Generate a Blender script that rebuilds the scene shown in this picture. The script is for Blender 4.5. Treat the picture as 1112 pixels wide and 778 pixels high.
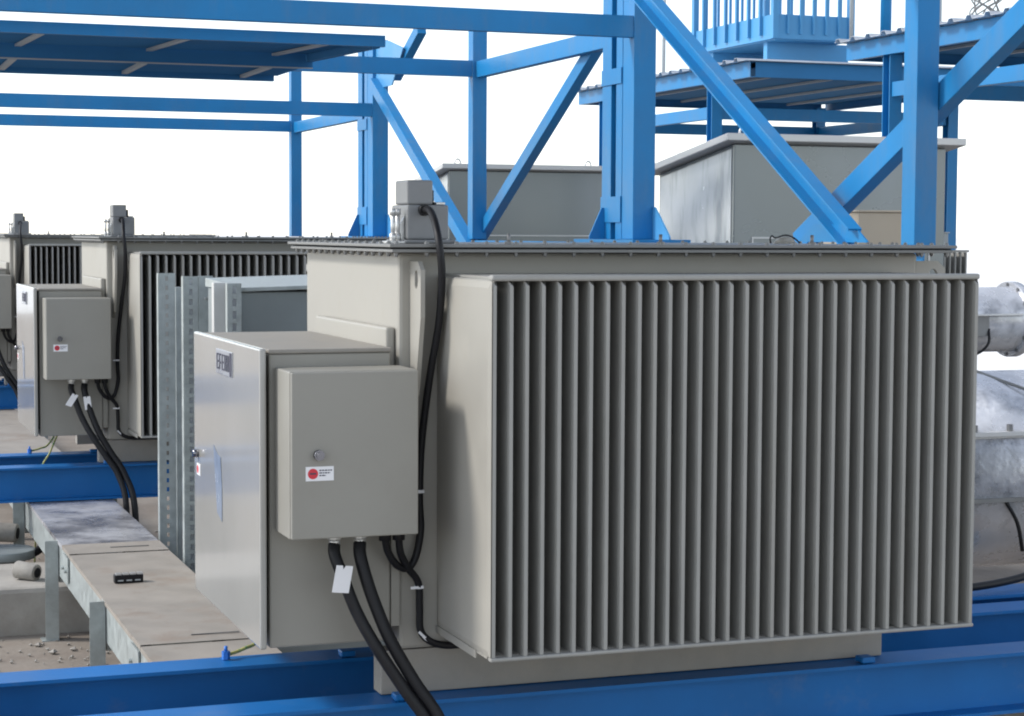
import bpy, bmesh, math, random
from mathutils import Vector, Matrix
random.seed(7)
for o in list(bpy.data.objects): bpy.data.objects.remove(o)
scene = bpy.context.scene
col = scene.collection
# ------------------------------------------------------------------ camera
cam = bpy.data.cameras.new('camera')
cam.lens = 67.69; cam.sensor_width = 36; cam.sensor_fit = 'HORIZONTAL'
cam.clip_start = 0.1; cam.clip_end = 3000
camo = bpy.data.objects.new('camera', cam); col.objects.link(camo)
yaw, pit, rol = 0.346195, -0.064756, 0.004856
fw = Vector((math.sin(yaw)*math.cos(pit), math.cos(yaw)*math.cos(pit), math.sin(pit)))
rt = Vector((math.cos(yaw), -math.sin(yaw), 0)); up = rt.cross(fw)
r2 = rt*math.cos(rol)+up*math.sin(rol); u2 = -rt*math.sin(rol)+up*math.cos(rol)
mw = Matrix((r2, u2, -fw)).transposed().to_4x4()
mw.translation = Vector((-1.81736, -5.18399, 1.23752))
camo.matrix_world = mw
scene.camera = camo
# ------------------------------------------------------------------ sky, sun, exposure
SUN_AZ, SUN_EL = -72.0, 40.0      # azimuth of the sun, degrees from +Y towards +X
w = bpy.data.worlds.new('World'); scene.world = w; w.use_nodes = True
nt = w.node_tree; bg = nt.nodes['Background']
sky = nt.nodes.new('ShaderNodeTexSky'); sky.sky_type = 'NISHITA'; sky.sun_disc = False
sky.sun_elevation = math.radians(SUN_EL); sky.sun_rotation = math.radians(SUN_AZ)
sky.dust_density = 0.4; sky.air_density = 1.0; sky.ozone_density = 1.0
hs = nt.nodes.new('ShaderNodeHueSaturation'); hs.inputs['Saturation'].default_value = 0.45
nt.links.new(sky.outputs[0], hs.inputs['Color']); nt.links.new(hs.outputs[0], bg.inputs['Color'])
bg.inputs['Strength'].default_value = 0.15
sl = bpy.data.lights.new('sun', 'SUN'); sl.energy = 1.65; sl.angle = math.radians(11); sl.color = (1, .96, .9)
so = bpy.data.objects.new('sun', sl); col.objects.link(so)
az, el = math.radians(SUN_AZ), math.radians(SUN_EL)
sd = Vector((math.sin(az)*math.cos(el), math.cos(az)*math.cos(el), math.sin(el)))
so.rotation_euler = sd.to_track_quat('Z', 'Y').to_euler(); so.location = (-8, 4, 12)
scene.view_settings.view_transform = 'Standard'; scene.view_settings.look = 'None'
scene.view_settings.gamma = 1; scene.view_settings.use_curve_mapping = False
scene.view_settings.exposure = 0.95
scene.cycles.filter_width = 2.0
# ------------------------------------------------------------------ materials
def mat(name, c, rough=.5, metal=0, var=.12, vscale=3.0, spec=.5, bump=0, bscale=60, c2=None, mixs=None, coat=0, rvar=.1, stretch=None, det=8):
    m = bpy.data.materials.new(name); m.use_nodes = True
    n = m.node_tree.nodes; l = m.node_tree.links; b = n['Principled BSDF']
    b.inputs['Metallic'].default_value = metal; b.inputs['Specular IOR Level'].default_value = spec
    b.inputs['Coat Weight'].default_value = coat; b.inputs['Coat Roughness'].default_value = .08
    tc = n.new('ShaderNodeTexCoord'); oi = n.new('ShaderNodeObjectInfo')
    ad = n.new('ShaderNodeVectorMath'); ad.operation = 'ADD'
    sc = n.new('ShaderNodeVectorMath'); sc.operation = 'SCALE'; sc.inputs['Scale'].default_value = 37.0
    l.new(oi.outputs['Location'], sc.inputs[0]); l.new(tc.outputs['Object'], ad.inputs[0]); l.new(sc.outputs[0], ad.inputs[1])
    no = n.new('ShaderNodeTexNoise'); no.inputs['Scale'].default_value = vscale; no.inputs['Detail'].default_value = 6; no.inputs['Roughness'].default_value = .62
    l.new(ad.outputs[0], no.inputs['Vector'])
    mr = n.new('ShaderNodeMapRange'); mr.inputs['From Min'].default_value = .3; mr.inputs['From Max'].default_value = .7
    l.new(no.outputs['Fac'], mr.inputs['Value'])
    mx = n.new('ShaderNodeMix'); mx.data_type = 'RGBA'
    mx.inputs[6].default_value = (*[x*(1-var) for x in c], 1); mx.inputs[7].default_value = (*[min(1, x*(1+var)) for x in c], 1)
    l.new(mr.outputs[0], mx.inputs[0]); out = mx.outputs[2]
    if c2:
        n2 = n.new('ShaderNodeTexNoise'); n2.inputs['Scale'].default_value = mixs[0]; n2.inputs['Detail'].default_value = det; n2.inputs['Roughness'].default_value = .7
        if stretch:
            mp = n.new('ShaderNodeMapping'); mp.inputs['Scale'].default_value = stretch
            l.new(ad.outputs[0], mp.inputs['Vector']); l.new(mp.outputs[0], n2.inputs['Vector'])
        else: l.new(ad.outputs[0], n2.inputs['Vector'])
        m2 = n.new('ShaderNodeMapRange'); m2.inputs['From Min'].default_value = mixs[1]; m2.inputs['From Max'].default_value = mixs[2]
        m2.inputs['To Max'].default_value = mixs[3] if len(mixs) > 3 else 1
        l.new(n2.outputs['Fac'], m2.inputs['Value'])
        x2 = n.new('ShaderNodeMix'); x2.data_type = 'RGBA'; x2.inputs[7].default_value = (*c2, 1)
        l.new(m2.outputs[0], x2.inputs[0]); l.new(out, x2.inputs[6]); out = x2.outputs[2]
    l.new(out, b.inputs['Base Color'])
    rr = n.new('ShaderNodeMapRange'); rr.inputs['To Min'].default_value = max(.02, rough-rvar); rr.inputs['To Max'].default_value = min(1, rough+rvar)
    l.new(mr.outputs[0], rr.inputs['Value']); l.new(rr.outputs[0], b.inputs['Roughness'])
    if bump:
        nb = n.new('ShaderNodeTexNoise'); nb.inputs['Scale'].default_value = bscale; nb.inputs['Detail'].default_value = 4
        l.new(ad.outputs[0], nb.inputs['Vector'])
        bp = n.new('ShaderNodeBump'); bp.inputs['Strength'].default_value = bump; bp.inputs['Distance'].default_value = .01
        l.new(nb.outputs['Fac'], bp.inputs['Height']); l.new(bp.outputs[0], b.inputs['Normal'])
    return m
GREY = (.335, .32, .285)
M = dict(
 grey=mat('grey_paint', GREY, .48, var=.07, vscale=2.5, bump=.03, bscale=180, c2=(.30, .27, .22), mixs=(5, .56, .80, .45)),
 fin=mat('fin_paint', (.315, .31, .29), .42, var=.07, vscale=3, c2=(.25, .225, .19), mixs=(7, .52, .8, .5), stretch=(1, 1, .12)),
 door=mat('gloss_grey_paint', (.355, .35, .33), .17, var=.05, vscale=1.5, coat=.55, rvar=.05, bump=.012, bscale=7),
 boxg=mat('box_grey_paint', (.285, .275, .245), .42, var=.04, vscale=3, bump=.08, bscale=420, c2=(.22, .20, .17), mixs=(2.5, .55, .85, .35)),
 dusty=mat('dusty_grey_paint', (.27, .255, .23), .7, var=.1, vscale=8, c2=(.31, .28, .24), mixs=(10, .45, .7, .7)),
 lid=mat('lid_paint', (.19, .19, .185), .5, var=.12, vscale=8),
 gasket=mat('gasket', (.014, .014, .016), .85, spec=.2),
 bolt=mat('bolt_steel', (.22, .22, .22), .45, metal=.5),
 chrome=mat('chrome', (.22, .22, .24), .2, metal=1, var=.02),
 alu=mat('aluminium', (.62, .62, .61), .35, metal=.6),
 blue=mat('blue_paint', (.009, .185, .435), .45, var=.12, vscale=1.6, spec=.35, bump=.03, bscale=60, c2=(.12, .19, .29), mixs=(4, .50, .82, .5), stretch=(1, 1, .3)),
 skid=mat('skid_blue_paint', (.004, .125, .38), .45, spec=.35, var=.12, vscale=2.2, bump=.02, bscale=90, c2=(.15, .19, .27), mixs=(5, .55, .85, .5)),
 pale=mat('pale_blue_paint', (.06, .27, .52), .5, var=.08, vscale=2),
 sheet=mat('blue_roof_sheet', (.045, .19, .40), .85, spec=.15, var=.08, vscale=2),
 sheettop=mat('roof_sheet_edge', (.55, .58, .62), .4, metal=.3),
 purlin=mat('purlin_grey', (.42, .45, .46), .5, var=.08),
 galv=mat('galvanised_steel', (.37, .405, .40), .45, metal=.3, var=.16, vscale=14, c2=(.50, .54, .54), mixs=(22, .55, .7, .5), rvar=.12),
 galvpipe=mat('weathered_galvanised', (.62, .63, .66), .28, metal=.4, bump=1.0, bscale=6, var=.16, vscale=5, c2=(.22, .23, .25), mixs=(3, .54, .70, .8), det=4),
 hood=mat('hood_grey', (.18, .20, .205), .26, var=.04, vscale=.7, c2=(.24, .27, .30), mixs=(1.6, .52, .75, .4), metal=.4, bump=.16, bscale=1.4, stretch=(1, 2, .3), det=1, rvar=.04),
 hoodside=mat('lit_streaky_galvanised', (.46, .49, .52), .24, var=.12, vscale=1.6, metal=.45, c2=(.16, .19, .22), mixs=(2.6, .50, .68, .7), stretch=(1, 2.2, .45), det=3, bump=.35, bscale=2.2, rvar=.06),  # pale streaks paint the brighter, sky-reflecting side of the hoods
 hoodlid=mat('hood_lid', (.55, .55, .54), .4, var=.06, vscale=3, metal=.2),
 tray=mat('dusty_tray_cover', (.295, .265, .23), .6, var=.10, vscale=5, c2=(.22, .155, .11), mixs=(2.4, .52, .74, .7)),
 traypatchy=mat('patchy_tray_cover', (.20, .20, .215), .30, var=.2, vscale=4, metal=.2, c2=(.55, .55, .57), mixs=(2.6, .44, .60, .9), rvar=.12),  # smoother and greyer, with pale patches mixed into the colour
 rubber=mat('black_rubber', (.010, .010, .012), .5, spec=.3, var=.2, vscale=20),
 white=mat('white_tag', (.80, .80, .82), .4, var=.02),
 red=mat('label_red', (.62, .03, .05), .5, var=.02),
 ink=mat('label_ink', (.05, .05, .08), .6, var=.02),
 yellow=mat('earth_wire', (.42, .40, .14), .5, var=.1, c2=(.16, .30, .12), mixs=(40, .5, .55)),
 boltblue=mat('painted_bolt', (.03, .17, .55), .35),
 beige=mat('beige_box', (.42, .35, .26), .55, var=.05),
 conc=mat('concrete', (.34, .32, .29), .85, var=.15, vscale=4, bump=.25, bscale=30, c2=(.22, .19, .16), mixs=(2.5, .5, .75, .7)),
 dirt=mat('dusty_ground', (.21, .175, .145), .92, var=.18, vscale=2, bump=.5, bscale=24, c2=(.28, .25, .215), mixs=(1.6, .42, .7, .8)),
 terr=mat('pale_terrain', (.74, .73, .71), .95, var=.06, vscale=.02),
 pvc=mat('pale_pipe', (.28, .265, .24), .8, var=.2, vscale=14, bump=.3, bscale=30, c2=(.2, .18, .16), mixs=(6, .5, .7, .6)),
 wall=mat('white_render', (.80, .79, .77), .8, var=.03, vscale=.6),
 dglass=mat('dark_window', (.10, .12, .14), .1),
 foil=mat('blue_film', (.22, .26, .33), .22, var=.15, vscale=9),
 plaque=mat('plaque_metal', (.45, .47, .52), .3, metal=.6),
 film=mat('protective_film', (.52, .55, .60), .2, var=.1, vscale=6),
)
# ------------------------------------------------------------------ mesh helpers
class MB:
    def __init__(s): s.v = []; s.f = []; s.sm = []
    def add(s, vs, fs, smooth=False):
        k = len(s.v); s.v += [tuple(v) for v in vs]
        for f in fs: s.f.append([i+k for i in f]); s.sm.append(smooth)
        return s
    def box(s, x0, x1, y0, y1, z0, z1):
        if x0 > x1: x0, x1 = x1, x0
        if y0 > y1: y0, y1 = y1, y0
        if z0 > z1: z0, z1 = z1, z0
        return s.add([(x0,y0,z0),(x1,y0,z0),(x1,y1,z0),(x0,y1,z0),(x0,y0,z1),(x1,y0,z1),(x1,y1,z1),(x0,y1,z1)],
              [(0,3,2,1),(4,5,6,7),(0,1,5,4),(1,2,6,5),(2,3,7,6),(3,0,4,7)])
    def sweep(s, prof, p0, p1, upv=(0,0,1)):
        """extrude a closed 2D profile (side, up) from p0 to p1"""
        p0, p1 = Vector(p0), Vector(p1); d = (p1-p0).normalized()
        a = d.cross(Vector(upv)).normalized(); b = a.cross(d).normalized(); n = len(prof)
        vs = [p0+a*x+b*y for x, y in prof]+[p1+a*x+b*y for x, y in prof]
        fs = [(i, (i+1) % n, n+(i+1) % n, n+i) for i in range(n)]
        k = len(s.v); s.add(vs, fs)
        s.f.append([k+i for i in range(n)][::-1]); s.sm.append(False); s.f.append([k+n+i for i in range(n)]); s.sm.append(False)
        return s
    def bar(s, p0, p1, wd, ht, upv=(0,0,1)):
        return s.sweep([(-wd/2,-ht/2),(wd/2,-ht/2),(wd/2,ht/2),(-wd/2,ht/2)], p0, p1, upv)
    def ibeam(s, p0, p1, wd, ht, tw=.009, tf=.013, upv=(0,0,1)):
        a, h, t = wd/2, ht/2, tw/2
        return s.sweep([(-a,-h),(a,-h),(a,-h+tf),(t,-h+tf),(t,h-tf),(a,h-tf),(a,h),(-a,h),(-a,h-tf),(-t,h-tf),(-t,-h+tf),(-a,-h+tf)], p0, p1, upv)
    def chan(s, p0, p1, wd, ht, t=.008, upv=(0,0,1), flip=1):
        a, h = wd, ht/2; pr = [(0,-h),(a,-h),(a,-h+t),(t,-h+t),(t,h-t),(a,h-t),(a,h),(0,h)]
        return s.sweep([(x*flip, y) for x, y in pr], p0, p1, upv)
    def cyl(s, p0, p1, r0, r1=None, n=12, smooth=True, caps=True):
        r1 = r0 if r1 is None else r1
        p0, p1 = Vector(p0), Vector(p1); d = (p1-p0).normalized()
        a = d.orthogonal().normalized(); b = d.cross(a); k = len(s.v)
        vs = [p0+(a*math.cos(t)+b*math.sin(t))*r0 for t in [2*math.pi*i/n for i in range(n)]]
        vs += [p1+(a*math.cos(t)+b*math.sin(t))*r1 for t in [2*math.pi*i/n for i in range(n)]]
        s.add(vs, [(i, (i+1) % n, n+(i+1) % n, n+i) for i in range(n)], smooth)
        if caps:
            s.f.append([k+i for i in range(n)][::-1]); s.sm.append(False); s.f.append([k+n+i for i in range(n)]); s.sm.append(False)
        return s
    def tube(s, pts, r, n=12, sub=6):
        P = [Vector(p) for p in pts]; Q = []
        for i in range(len(P)-1):      # Catmull-Rom
            a = P[i-1] if i else P[0]*2-P[1]; b, c = P[i], P[i+1]; d = P[i+2] if i+2 < len(P) else P[-1]*2-P[-2]
            for j in range(sub):
                t = j/sub
                Q.append(.5*((2*b)+(c-a)*t+(2*a-5*b+4*c-d)*t*t+(3*b-a-3*c+d)*t**3))
        Q.append(P[-1]); k = len(s.v); m = len(Q); nrm = None
        for i, q in enumerate(Q):
            d = (Q[min(i+1, m-1)]-Q[max(i-1, 0)]).normalized()
            nrm = d.orthogonal().normalized() if nrm is None else (nrm-d*nrm.dot(d)).normalized()
            b = d.cross(nrm)
            s.v += [tuple(q+(nrm*math.cos(t)+b*math.sin(t))*r) for t in [2*math.pi*h/n for h in range(n)]]
        for i in range(m-1):
            for j in range(n):
                s.f.append([k+i*n+j, k+i*n+(j+1) % n, k+(i+1)*n+(j+1) % n, k+(i+1)*n+j]); s.sm.append(True)
        s.f.append([k+i for i in range(n)][::-1]); s.sm.append(False)
        s.f.append([k+(m-1)*n+i for i in range(n)]); s.sm.append(False)
        return s
    def poly(s, pts, d):
        """extruded planar polygon: pts 3D, thickness vector d"""
        n = len(pts); d = Vector(d); k = len(s.v)
        s.add([Vector(p) for p in pts]+[Vector(p)+d for p in pts], [(i, (i+1) % n, n+(i+1) % n, n+i) for i in range(n)])
        s.f.append([k+i for i in range(n)][::-1]); s.sm.append(False); s.f.append([k+n+i for i in range(n)]); s.sm.append(False)
        return s
    def mesh(s, name, m, org=(0,0,0)):
        me = bpy.data.meshes.new(name)
        me.from_pydata([(a-org[0], b-org[1], c-org[2]) for a, b, c in s.v], [], s.f)
        bm = bmesh.new(); bm.from_mesh(me); bmesh.ops.recalc_face_normals(bm, faces=bm.faces); bm.to_mesh(me); bm.free()
        me.polygons.foreach_set('use_smooth', s.sm); me.materials.append(M[m]); return me
def root_org(p):
    while p.parent: p = p.parent
    return tuple(p.location)
def build(mb, name, m, parent=None, bevel=0, at=None):
    """mesh coordinates are world coordinates; parts are stored relative to their thing's base"""
    if parent is not None: org = root_org(parent)
    else: org = at or (0,0,0)
    o = bpy.data.objects.new(name, mb.mesh(name, m, org)); col.objects.link(o)
    if parent is not None: o.parent = parent
    else: o.location = org
    if bevel:
        b = o.modifiers.new('bevel', 'BEVEL'); b.width = bevel; b.segments = 2; b.limit_method = 'ANGLE'; b.angle_limit = math.radians(40)
    return o
def thing(name, label, cat, loc, group=None):
    o = bpy.data.objects.new(name, None); o.empty_display_size = .1; col.objects.link(o); o.location = loc
    return tag(o, label, cat, group)
def tag(o, label, cat, group=None):
    o['label'] = label; o['category'] = cat
    if group: o['group'] = group
    return o
def inst(src, name, parent, off):
    o = bpy.data.objects.new(name, src.data); col.objects.link(o); o.parent = parent; o.location = src.location+Vector(off)
    for md in src.modifiers:
        b = o.modifiers.new('bevel', 'BEVEL'); b.width = md.width; b.segments = 2; b.limit_method = 'ANGLE'; b.angle_limit = md.angle_limit
    return o
def copy_tree(o, off, label=None, parent=None):
    c = o.copy(); col.objects.link(c); c.parent = parent
    if parent is None:
        c.location = o.location+Vector(off)
        if label: c['label'] = label
    for ch in list(o.children): copy_tree(ch, off, None, c)
    return c
def structure(o): o['kind'] = 'structure'; return o
S = 6.371                       # spacing of the rows
GZ = -0.97                      # level of the site slab
# ------------------------------------------------------------------ ground
structure(build(MB().box(-900, 900, -600, 1400, GZ-.6, GZ-.25), 'terrain', 'terr'))
def slab():
    m = MB(); nx, ny = 60, 120; x0, x1, y0, y1 = -16, 16, -12, 48
    vs = [(x0+(x1-x0)*i/nx, y0+(y1-y0)*j/ny, GZ+random.uniform(-.006, .006)) for j in range(ny+1) for i in range(nx+1)]
    m.add(vs, [(j*(nx+1)+i, j*(nx+1)+i+1, (j+1)*(nx+1)+i+1, (j+1)*(nx+1)+i) for j in range(ny) for i in range(nx)], True)
    m.box(x0, x1, y0, y1, GZ-.6, GZ-.03); return m
structure(build(slab(), 'ground', 'dirt'))
# ------------------------------------------------------------------ transformers
def make_transformer():
    t = thing('transformer', '', 'transformer', (.8, 1.1, -.2), 'oil transformers standing in a row on blue beams')
    H = 1.118
    tk = build(MB().box(-.135, 1.70, .51, 1.70, -.06, 1.177), 'tank', 'grey', t, .012)
    build(MB().box(-.19, 1.59, .515, .60, -.2, -.062).box(-.19, 1.59, 1.60, 1.68, -.2, -.062).box(.10, .18, .60, 1.60, -.198, -.064).box(1.3, 1.38, .60, 1.60, -.198, -.064), 'base_frame', 'dusty', t, .004)
    build(MB().box(-.185, 1.775, .41, 1.735, 1.1775, 1.188), 'tank_flange', 'lid', t, .002)
    build(MB().box(-.18, 1.770, .415, 1.73, 1.1883, 1.1927), 'gasket', 'gasket', t)
    build(MB().box(-.195, 1.785, .40, 1.745, 1.193, 1.203), 'lid', 'lid', t, .002)
    b = MB()
    def bolt(x, y):
        b.cyl((x, y, 1.203), (x, y, 1.2095), .007, n=6, smooth=False); b.cyl((x, y, 1.2095), (x, y, 1.212), .004, n=6)
        b.cyl((x, y, 1.169), (x, y, 1.1775), .008, n=6, smooth=False); b.cyl((x, y, 1.164), (x, y, 1.169), .005, n=6)
    for i in range(21): bolt(-.165+.0965*i, .435); bolt(-.165+.0965*i, 1.71)
    for i in range(1, 15): bolt(-.165, .435+.085*i); bolt(1.76, .435+.085*i)
    bo = build(b, 'lid_bolts', 'bolt', t); bo['kind'] = 'stuff'
    for x, y in ((.22, .5), (.74, .5), (1.30, .52)):
        build(MB().cyl((x, y, 1.203), (x, y, 1.236), .006, n=8).cyl((x, y, 1.203), (x, y, 1.212), .013, n=6, smooth=False), 'stud', 'bolt', t)
    # front cooling fins
    f = MB().add([(-.0055, 0, .012), (.0055, 0, .012), (.0078, .012, .012), (.0078, .512, .012), (-.0078, .512, .012), (-.0078, .012, .012),
                  (-.0055, 0, 1.085), (.0055, 0, 1.085), (.0078, .012, 1.104), (.0078, .512, 1.104), (-.0078, .512, 1.104), (-.0078, .012, 1.104)],
                 [(0,5,4,3,2,1), (6,7,8,9,10,11), (0,1,7,6), (1,2,8,7), (2,3,9,8), (3,4,10,9), (4,5,11,10), (5,0,6,11)])
    f0 = build(f, 'fin', 'fin', t)
    for i in range(1, 33): inst(f0, 'fin', t, (.05*i+random.uniform(-.0012, .0012), random.uniform(-.001, .001), random.uniform(-.001, .001)))
    build(MB().box(-.010, 1.610, -.004, .03, 1.100, H), 'top_rail', 'fin', t, .006)
    build(MB().box(-.010, 1.610, -.006, .022, 0, .0115), 'bottom_rail', 'fin', t, .004)
    build(MB().box(0.008, 1.592, .03, .505, 1.1045, 1.112), 'fin_cap', 'fin', t)
    build(MB().add([(-.0095,-.002,.012),(-.0095,.509,.012),(-.0095,.509,1.1),(-.0095,-.002,1.1),(-.014,.02,.03),(-.014,.49,.03),(-.014,.49,1.08),(-.014,.02,1.08)],
        [(4,5,6,7),(0,1,5,4),(1,2,6,5),(2,3,7,6),(3,0,4,7)]), 'end_plate', 'grey', t)
    build(MB().box(-.014, -.0097, .12, .509, -.012, .0115).box(-.0097, 1.6, .03, .509, .004, .0115), 'bottom_tray', 'grey', t)
    # rear cooling fins
    r0 = build(MB().box(-.006, .006, 1.702, 2.19, .02, 1.10), 'fin', 'fin', t)
    for i in range(1, 33): inst(r0, 'fin', t, (.05*i, 0, 0))
    build(MB().box(-.01, 1.61, 2.192, 2.215, 1.085, 1.112), 'top_rail', 'fin', t)
    # lifting lugs
    def lug(x, y0, sgn, n=18):
        m = MB(); y1 = y0-sgn*.115; th = .014; cy, cz, R = y0-sgn*.068, 1.095, .019
        out = [(y0, 1.150), (y1+sgn*.03, 1.150), (y1, 1.125), (y1, .98), (y0-sgn*.06, .74), (y0, .70)]
        # plate with an eye: outer outline resampled, stitched to the hole
        import itertools
        per = []
        for (a, b_), (c, d) in zip(out, out[1:]+out[:1]):
            for k in range(4): per.append((a+(c-a)*k/4, b_+(d-b_)*k/4))
        n_ = len(per); hole = []
        for (a, b_) in per:
            an = math.atan2(b_-cz, a-cy); hole.append((cy+R*math.cos(an), cz+R*1.5*math.sin(an)))
        vs = [(x, *p) for p in per]+[(x, *p) for p in hole]+[(x+th, *p) for p in per]+[(x+th, *p) for p in hole]
        fs = []
        for i in range(n_):
            j = (i+1) % n_
            fs += [(i, j, n_+j, n_+i), (2*n_+i, 3*n_+i, 3*n_+j, 2*n_+j), (i, 2*n_+i, 2*n_+j, j), (n_+i, n_+j, 3*n_+j, 3*n_+i)]
        return m.add(vs, fs)
    build(lug(-.10, .51, 1), 'lifting_lug', 'grey', t); rl = lug(0, 0, 1); rl.v = [(1.695+abs(y)*1.0, .512+x, z) for x, y, z in rl.v]; build(rl, 'lifting_lug', 'grey', t)
    build(lug(-.10, 1.70, -1), 'lifting_lug', 'grey', t); build(lug(1.60, 1.70, -1), 'lifting_lug', 'grey', t)
    # plate on the side of the tank behind the cabinet
    build(MB().box(-.166, -.136, .545, 1.44, .80, .945), 'mounting_frame', 'grey', t, .008)
    # bushing box on the lid
    bb = build(MB().box(-.08, .055, .60, .78, 1.216, 1.325).box(-.08, .004, .602, .74, 1.3255, 1.402).box(-.095, .075, .58, .80, 1.2035, 1.2155), 'bushing_box', 'lid', t, .006)
    bb.data.materials[0] = M['boxdark']
    build(MB().cyl((.012, .66, 1.33), (.012, .66, 1.372), .012).cyl((.012, .66, 1.326), (.012, .66, 1.334), .018), 'knob', 'rubber', bb)
    build(MB().box(.02, .05, .62, .70, 1.3255, 1.334), 'cap_plate', 'alu', bb, .002)
    for dx in (0, .022):
        build(MB().cyl((-.125+dx, .61+dx, 1.212), (-.125+dx, .61+dx, 1.305), .007, n=10).cyl((-.125+dx, .61+dx, 1.292), (-.125+dx, .61+dx, 1.312), .010, n=10).cyl((-.125+dx, .61+dx, 1.212), (-.125+dx, .61+dx, 1.235), .011, n=8), 'terminal_pin', 'alu', bb)
    build(MB().box(-.15, -.082, .585, .66, 1.2035, 1.2115).poly([(-.0815, .63, 1.214), (-.125, .63, 1.214), (-.0815, .63, 1.29)], (0, .01, 0)), 'terminal_bracket', 'alu', bb, .002)
    build(MB().cyl((-.028, .601, 1.318-.01), (-.028, .578, 1.318-.01), .018, n=14), 'cable_gland', 'rubber', bb)
    # cable cabinet on the left end of the tank
    cb = build(MB().box(-.548, -.168, .485, 1.50, -.022, .872), 'cabinet', 'boxg', t, .006)
    build(MB().box(-.551, -.1665, .479, 1.506, .8725, .886), 'cabinet_top', 'dusty', cb, .004)
    build(MB().box(-.1655, -.1365, .487, 1.45, .02, .79), 'rear_flange', 'boxg', cb, .003)
    build(MB().box(-.584, -.563, .452, 1.515, -.018, .89), 'door', 'door', cb, .006)
    build(MB().box(-.5625, -.5485, .515, 1.49, .02, .868), 'door_seal', 'gasket', cb)
    # name plaque and film strips on the door
    build(MB().box(-.5875, -.5845, .84, 1.10, .775, .855), 'plaque', 'plaque', cb, .001)
    letters = MB()
    for i, sh in enumerate(('E', 'F', 'E', 'H', 'N')):
        y = 1.08-i*.042; x0, x1 = -.5895, -.588
        letters.box(x0, x1, y-.006, y, .79, .842)
        if sh in 'EF':
            for zz in ((.836, .81) if sh == 'F' else (.836, .813, .79)): letters.box(x0+.0002, x1, y-.026, y-.006, zz, zz+.006)
        else:
            letters.box(x0, x1, y-.028, y-.022, .79, .842); letters.box(x0+.0002, x1, y-.022, y-.006, .813, .819)
    letters.box(-.5895, -.588, .846, .872, .778, .852)
    build(letters, 'lettering', 'ink', cb)
    fl = MB(); pts = [(1.16, .53), (1.09, .505), (1.04, .50), (1.02, .40), (1.02, .29), (1.10, .31), (1.13, .42)]
    fl.poly([(-.586, y, z) for y, z in pts], (.0012, 0, 0)); build(fl, 'tape_strip', 'foil', cb)
    build(MB().cyl((-.584, 1.44, .47), (-.604, 1.44, .47), .014, n=14), 'lock', 'chrome', cb)
    lb = build(MB().box(-.586, -.5845, 1.40, 1.46, .395, .435), 'warning_label', 'white', cb)
    build(MB().cyl((-.586, 1.44, .415), (-.5868, 1.44, .415), .014, n=20), 'label_disc', 'red', cb)
    # control box
    kb = build(MB().box(-.532, -.142, .288, .484, .338, .832), 'control_box', 'boxg', t, .005)
    build(MB().box(-.530, -.144, .270, .2845, .340, .830), 'box_door', 'boxg', kb, .004)
    build(MB().box(-.526, -.148, .2845, .288, .344, .826), 'door_seal', 'gasket', kb)
    build(MB().cyl((-.450, .270, .588), (-.450, .252, .588), .0155, n=18).cyl((-.450, .2525, .588), (-.450, .248, .588), .010, n=14), 'lock', 'chrome', kb)
    build(MB().box(-.488, -.404, .2685, .2698, .512, .554), 'warning_label', 'white', kb)
    build(MB().cyl((-.4665, .2684, .533), (-.4665, .2679, .533), .0155, n=24), 'label_disc', 'red', kb)
    tx = MB()
    for k, (a, b_) in enumerate(((-.4475, -.408), (-.4475, -.415), (-.4475, -.428))):
        z = .541-k*.0075; x = a
        while x < b_: w_ = random.uniform(.004, .009); tx.box(x, min(x+w_, b_), .2678, .2683, z, z+.0035); x += w_+.0018
    tx.box(-.476, -.457, .2676, .2679, .531, .536)
    build(tx, 'label_text', 'ink', kb)
    for x, y in ((-.368, .40), (-.289, .40)):
        build(MB().cyl((x, y, .3375), (x, y, .318), .022, n=8, smooth=False).cyl((x, y, .318), (x, y, .300), .018, n=14), 'cable_gland', 'alu', kb)
    for x, y in ((-.21, .40), (-.167, .40)):
        build(MB().cyl((x, y, .3375), (x, y, .305), .019, n=14), 'cable_gland', 'rubber', kb)
    return t
M['boxdark'] = mat('bushing_box_paint', (.20, .205, .21), .45, var=.08, vscale=9)
tr0 = make_transformer()
tr0['label'] = 'large grey finned transformer in the foreground with its full fin block in view'
copy_tree(tr0, (0, S, 0), 'second grey finned transformer, behind the slotted posts')
copy_tree(tr0, (0, 2*S, 0), 'farthest grey finned transformer, mostly hidden at the left edge')
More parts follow.
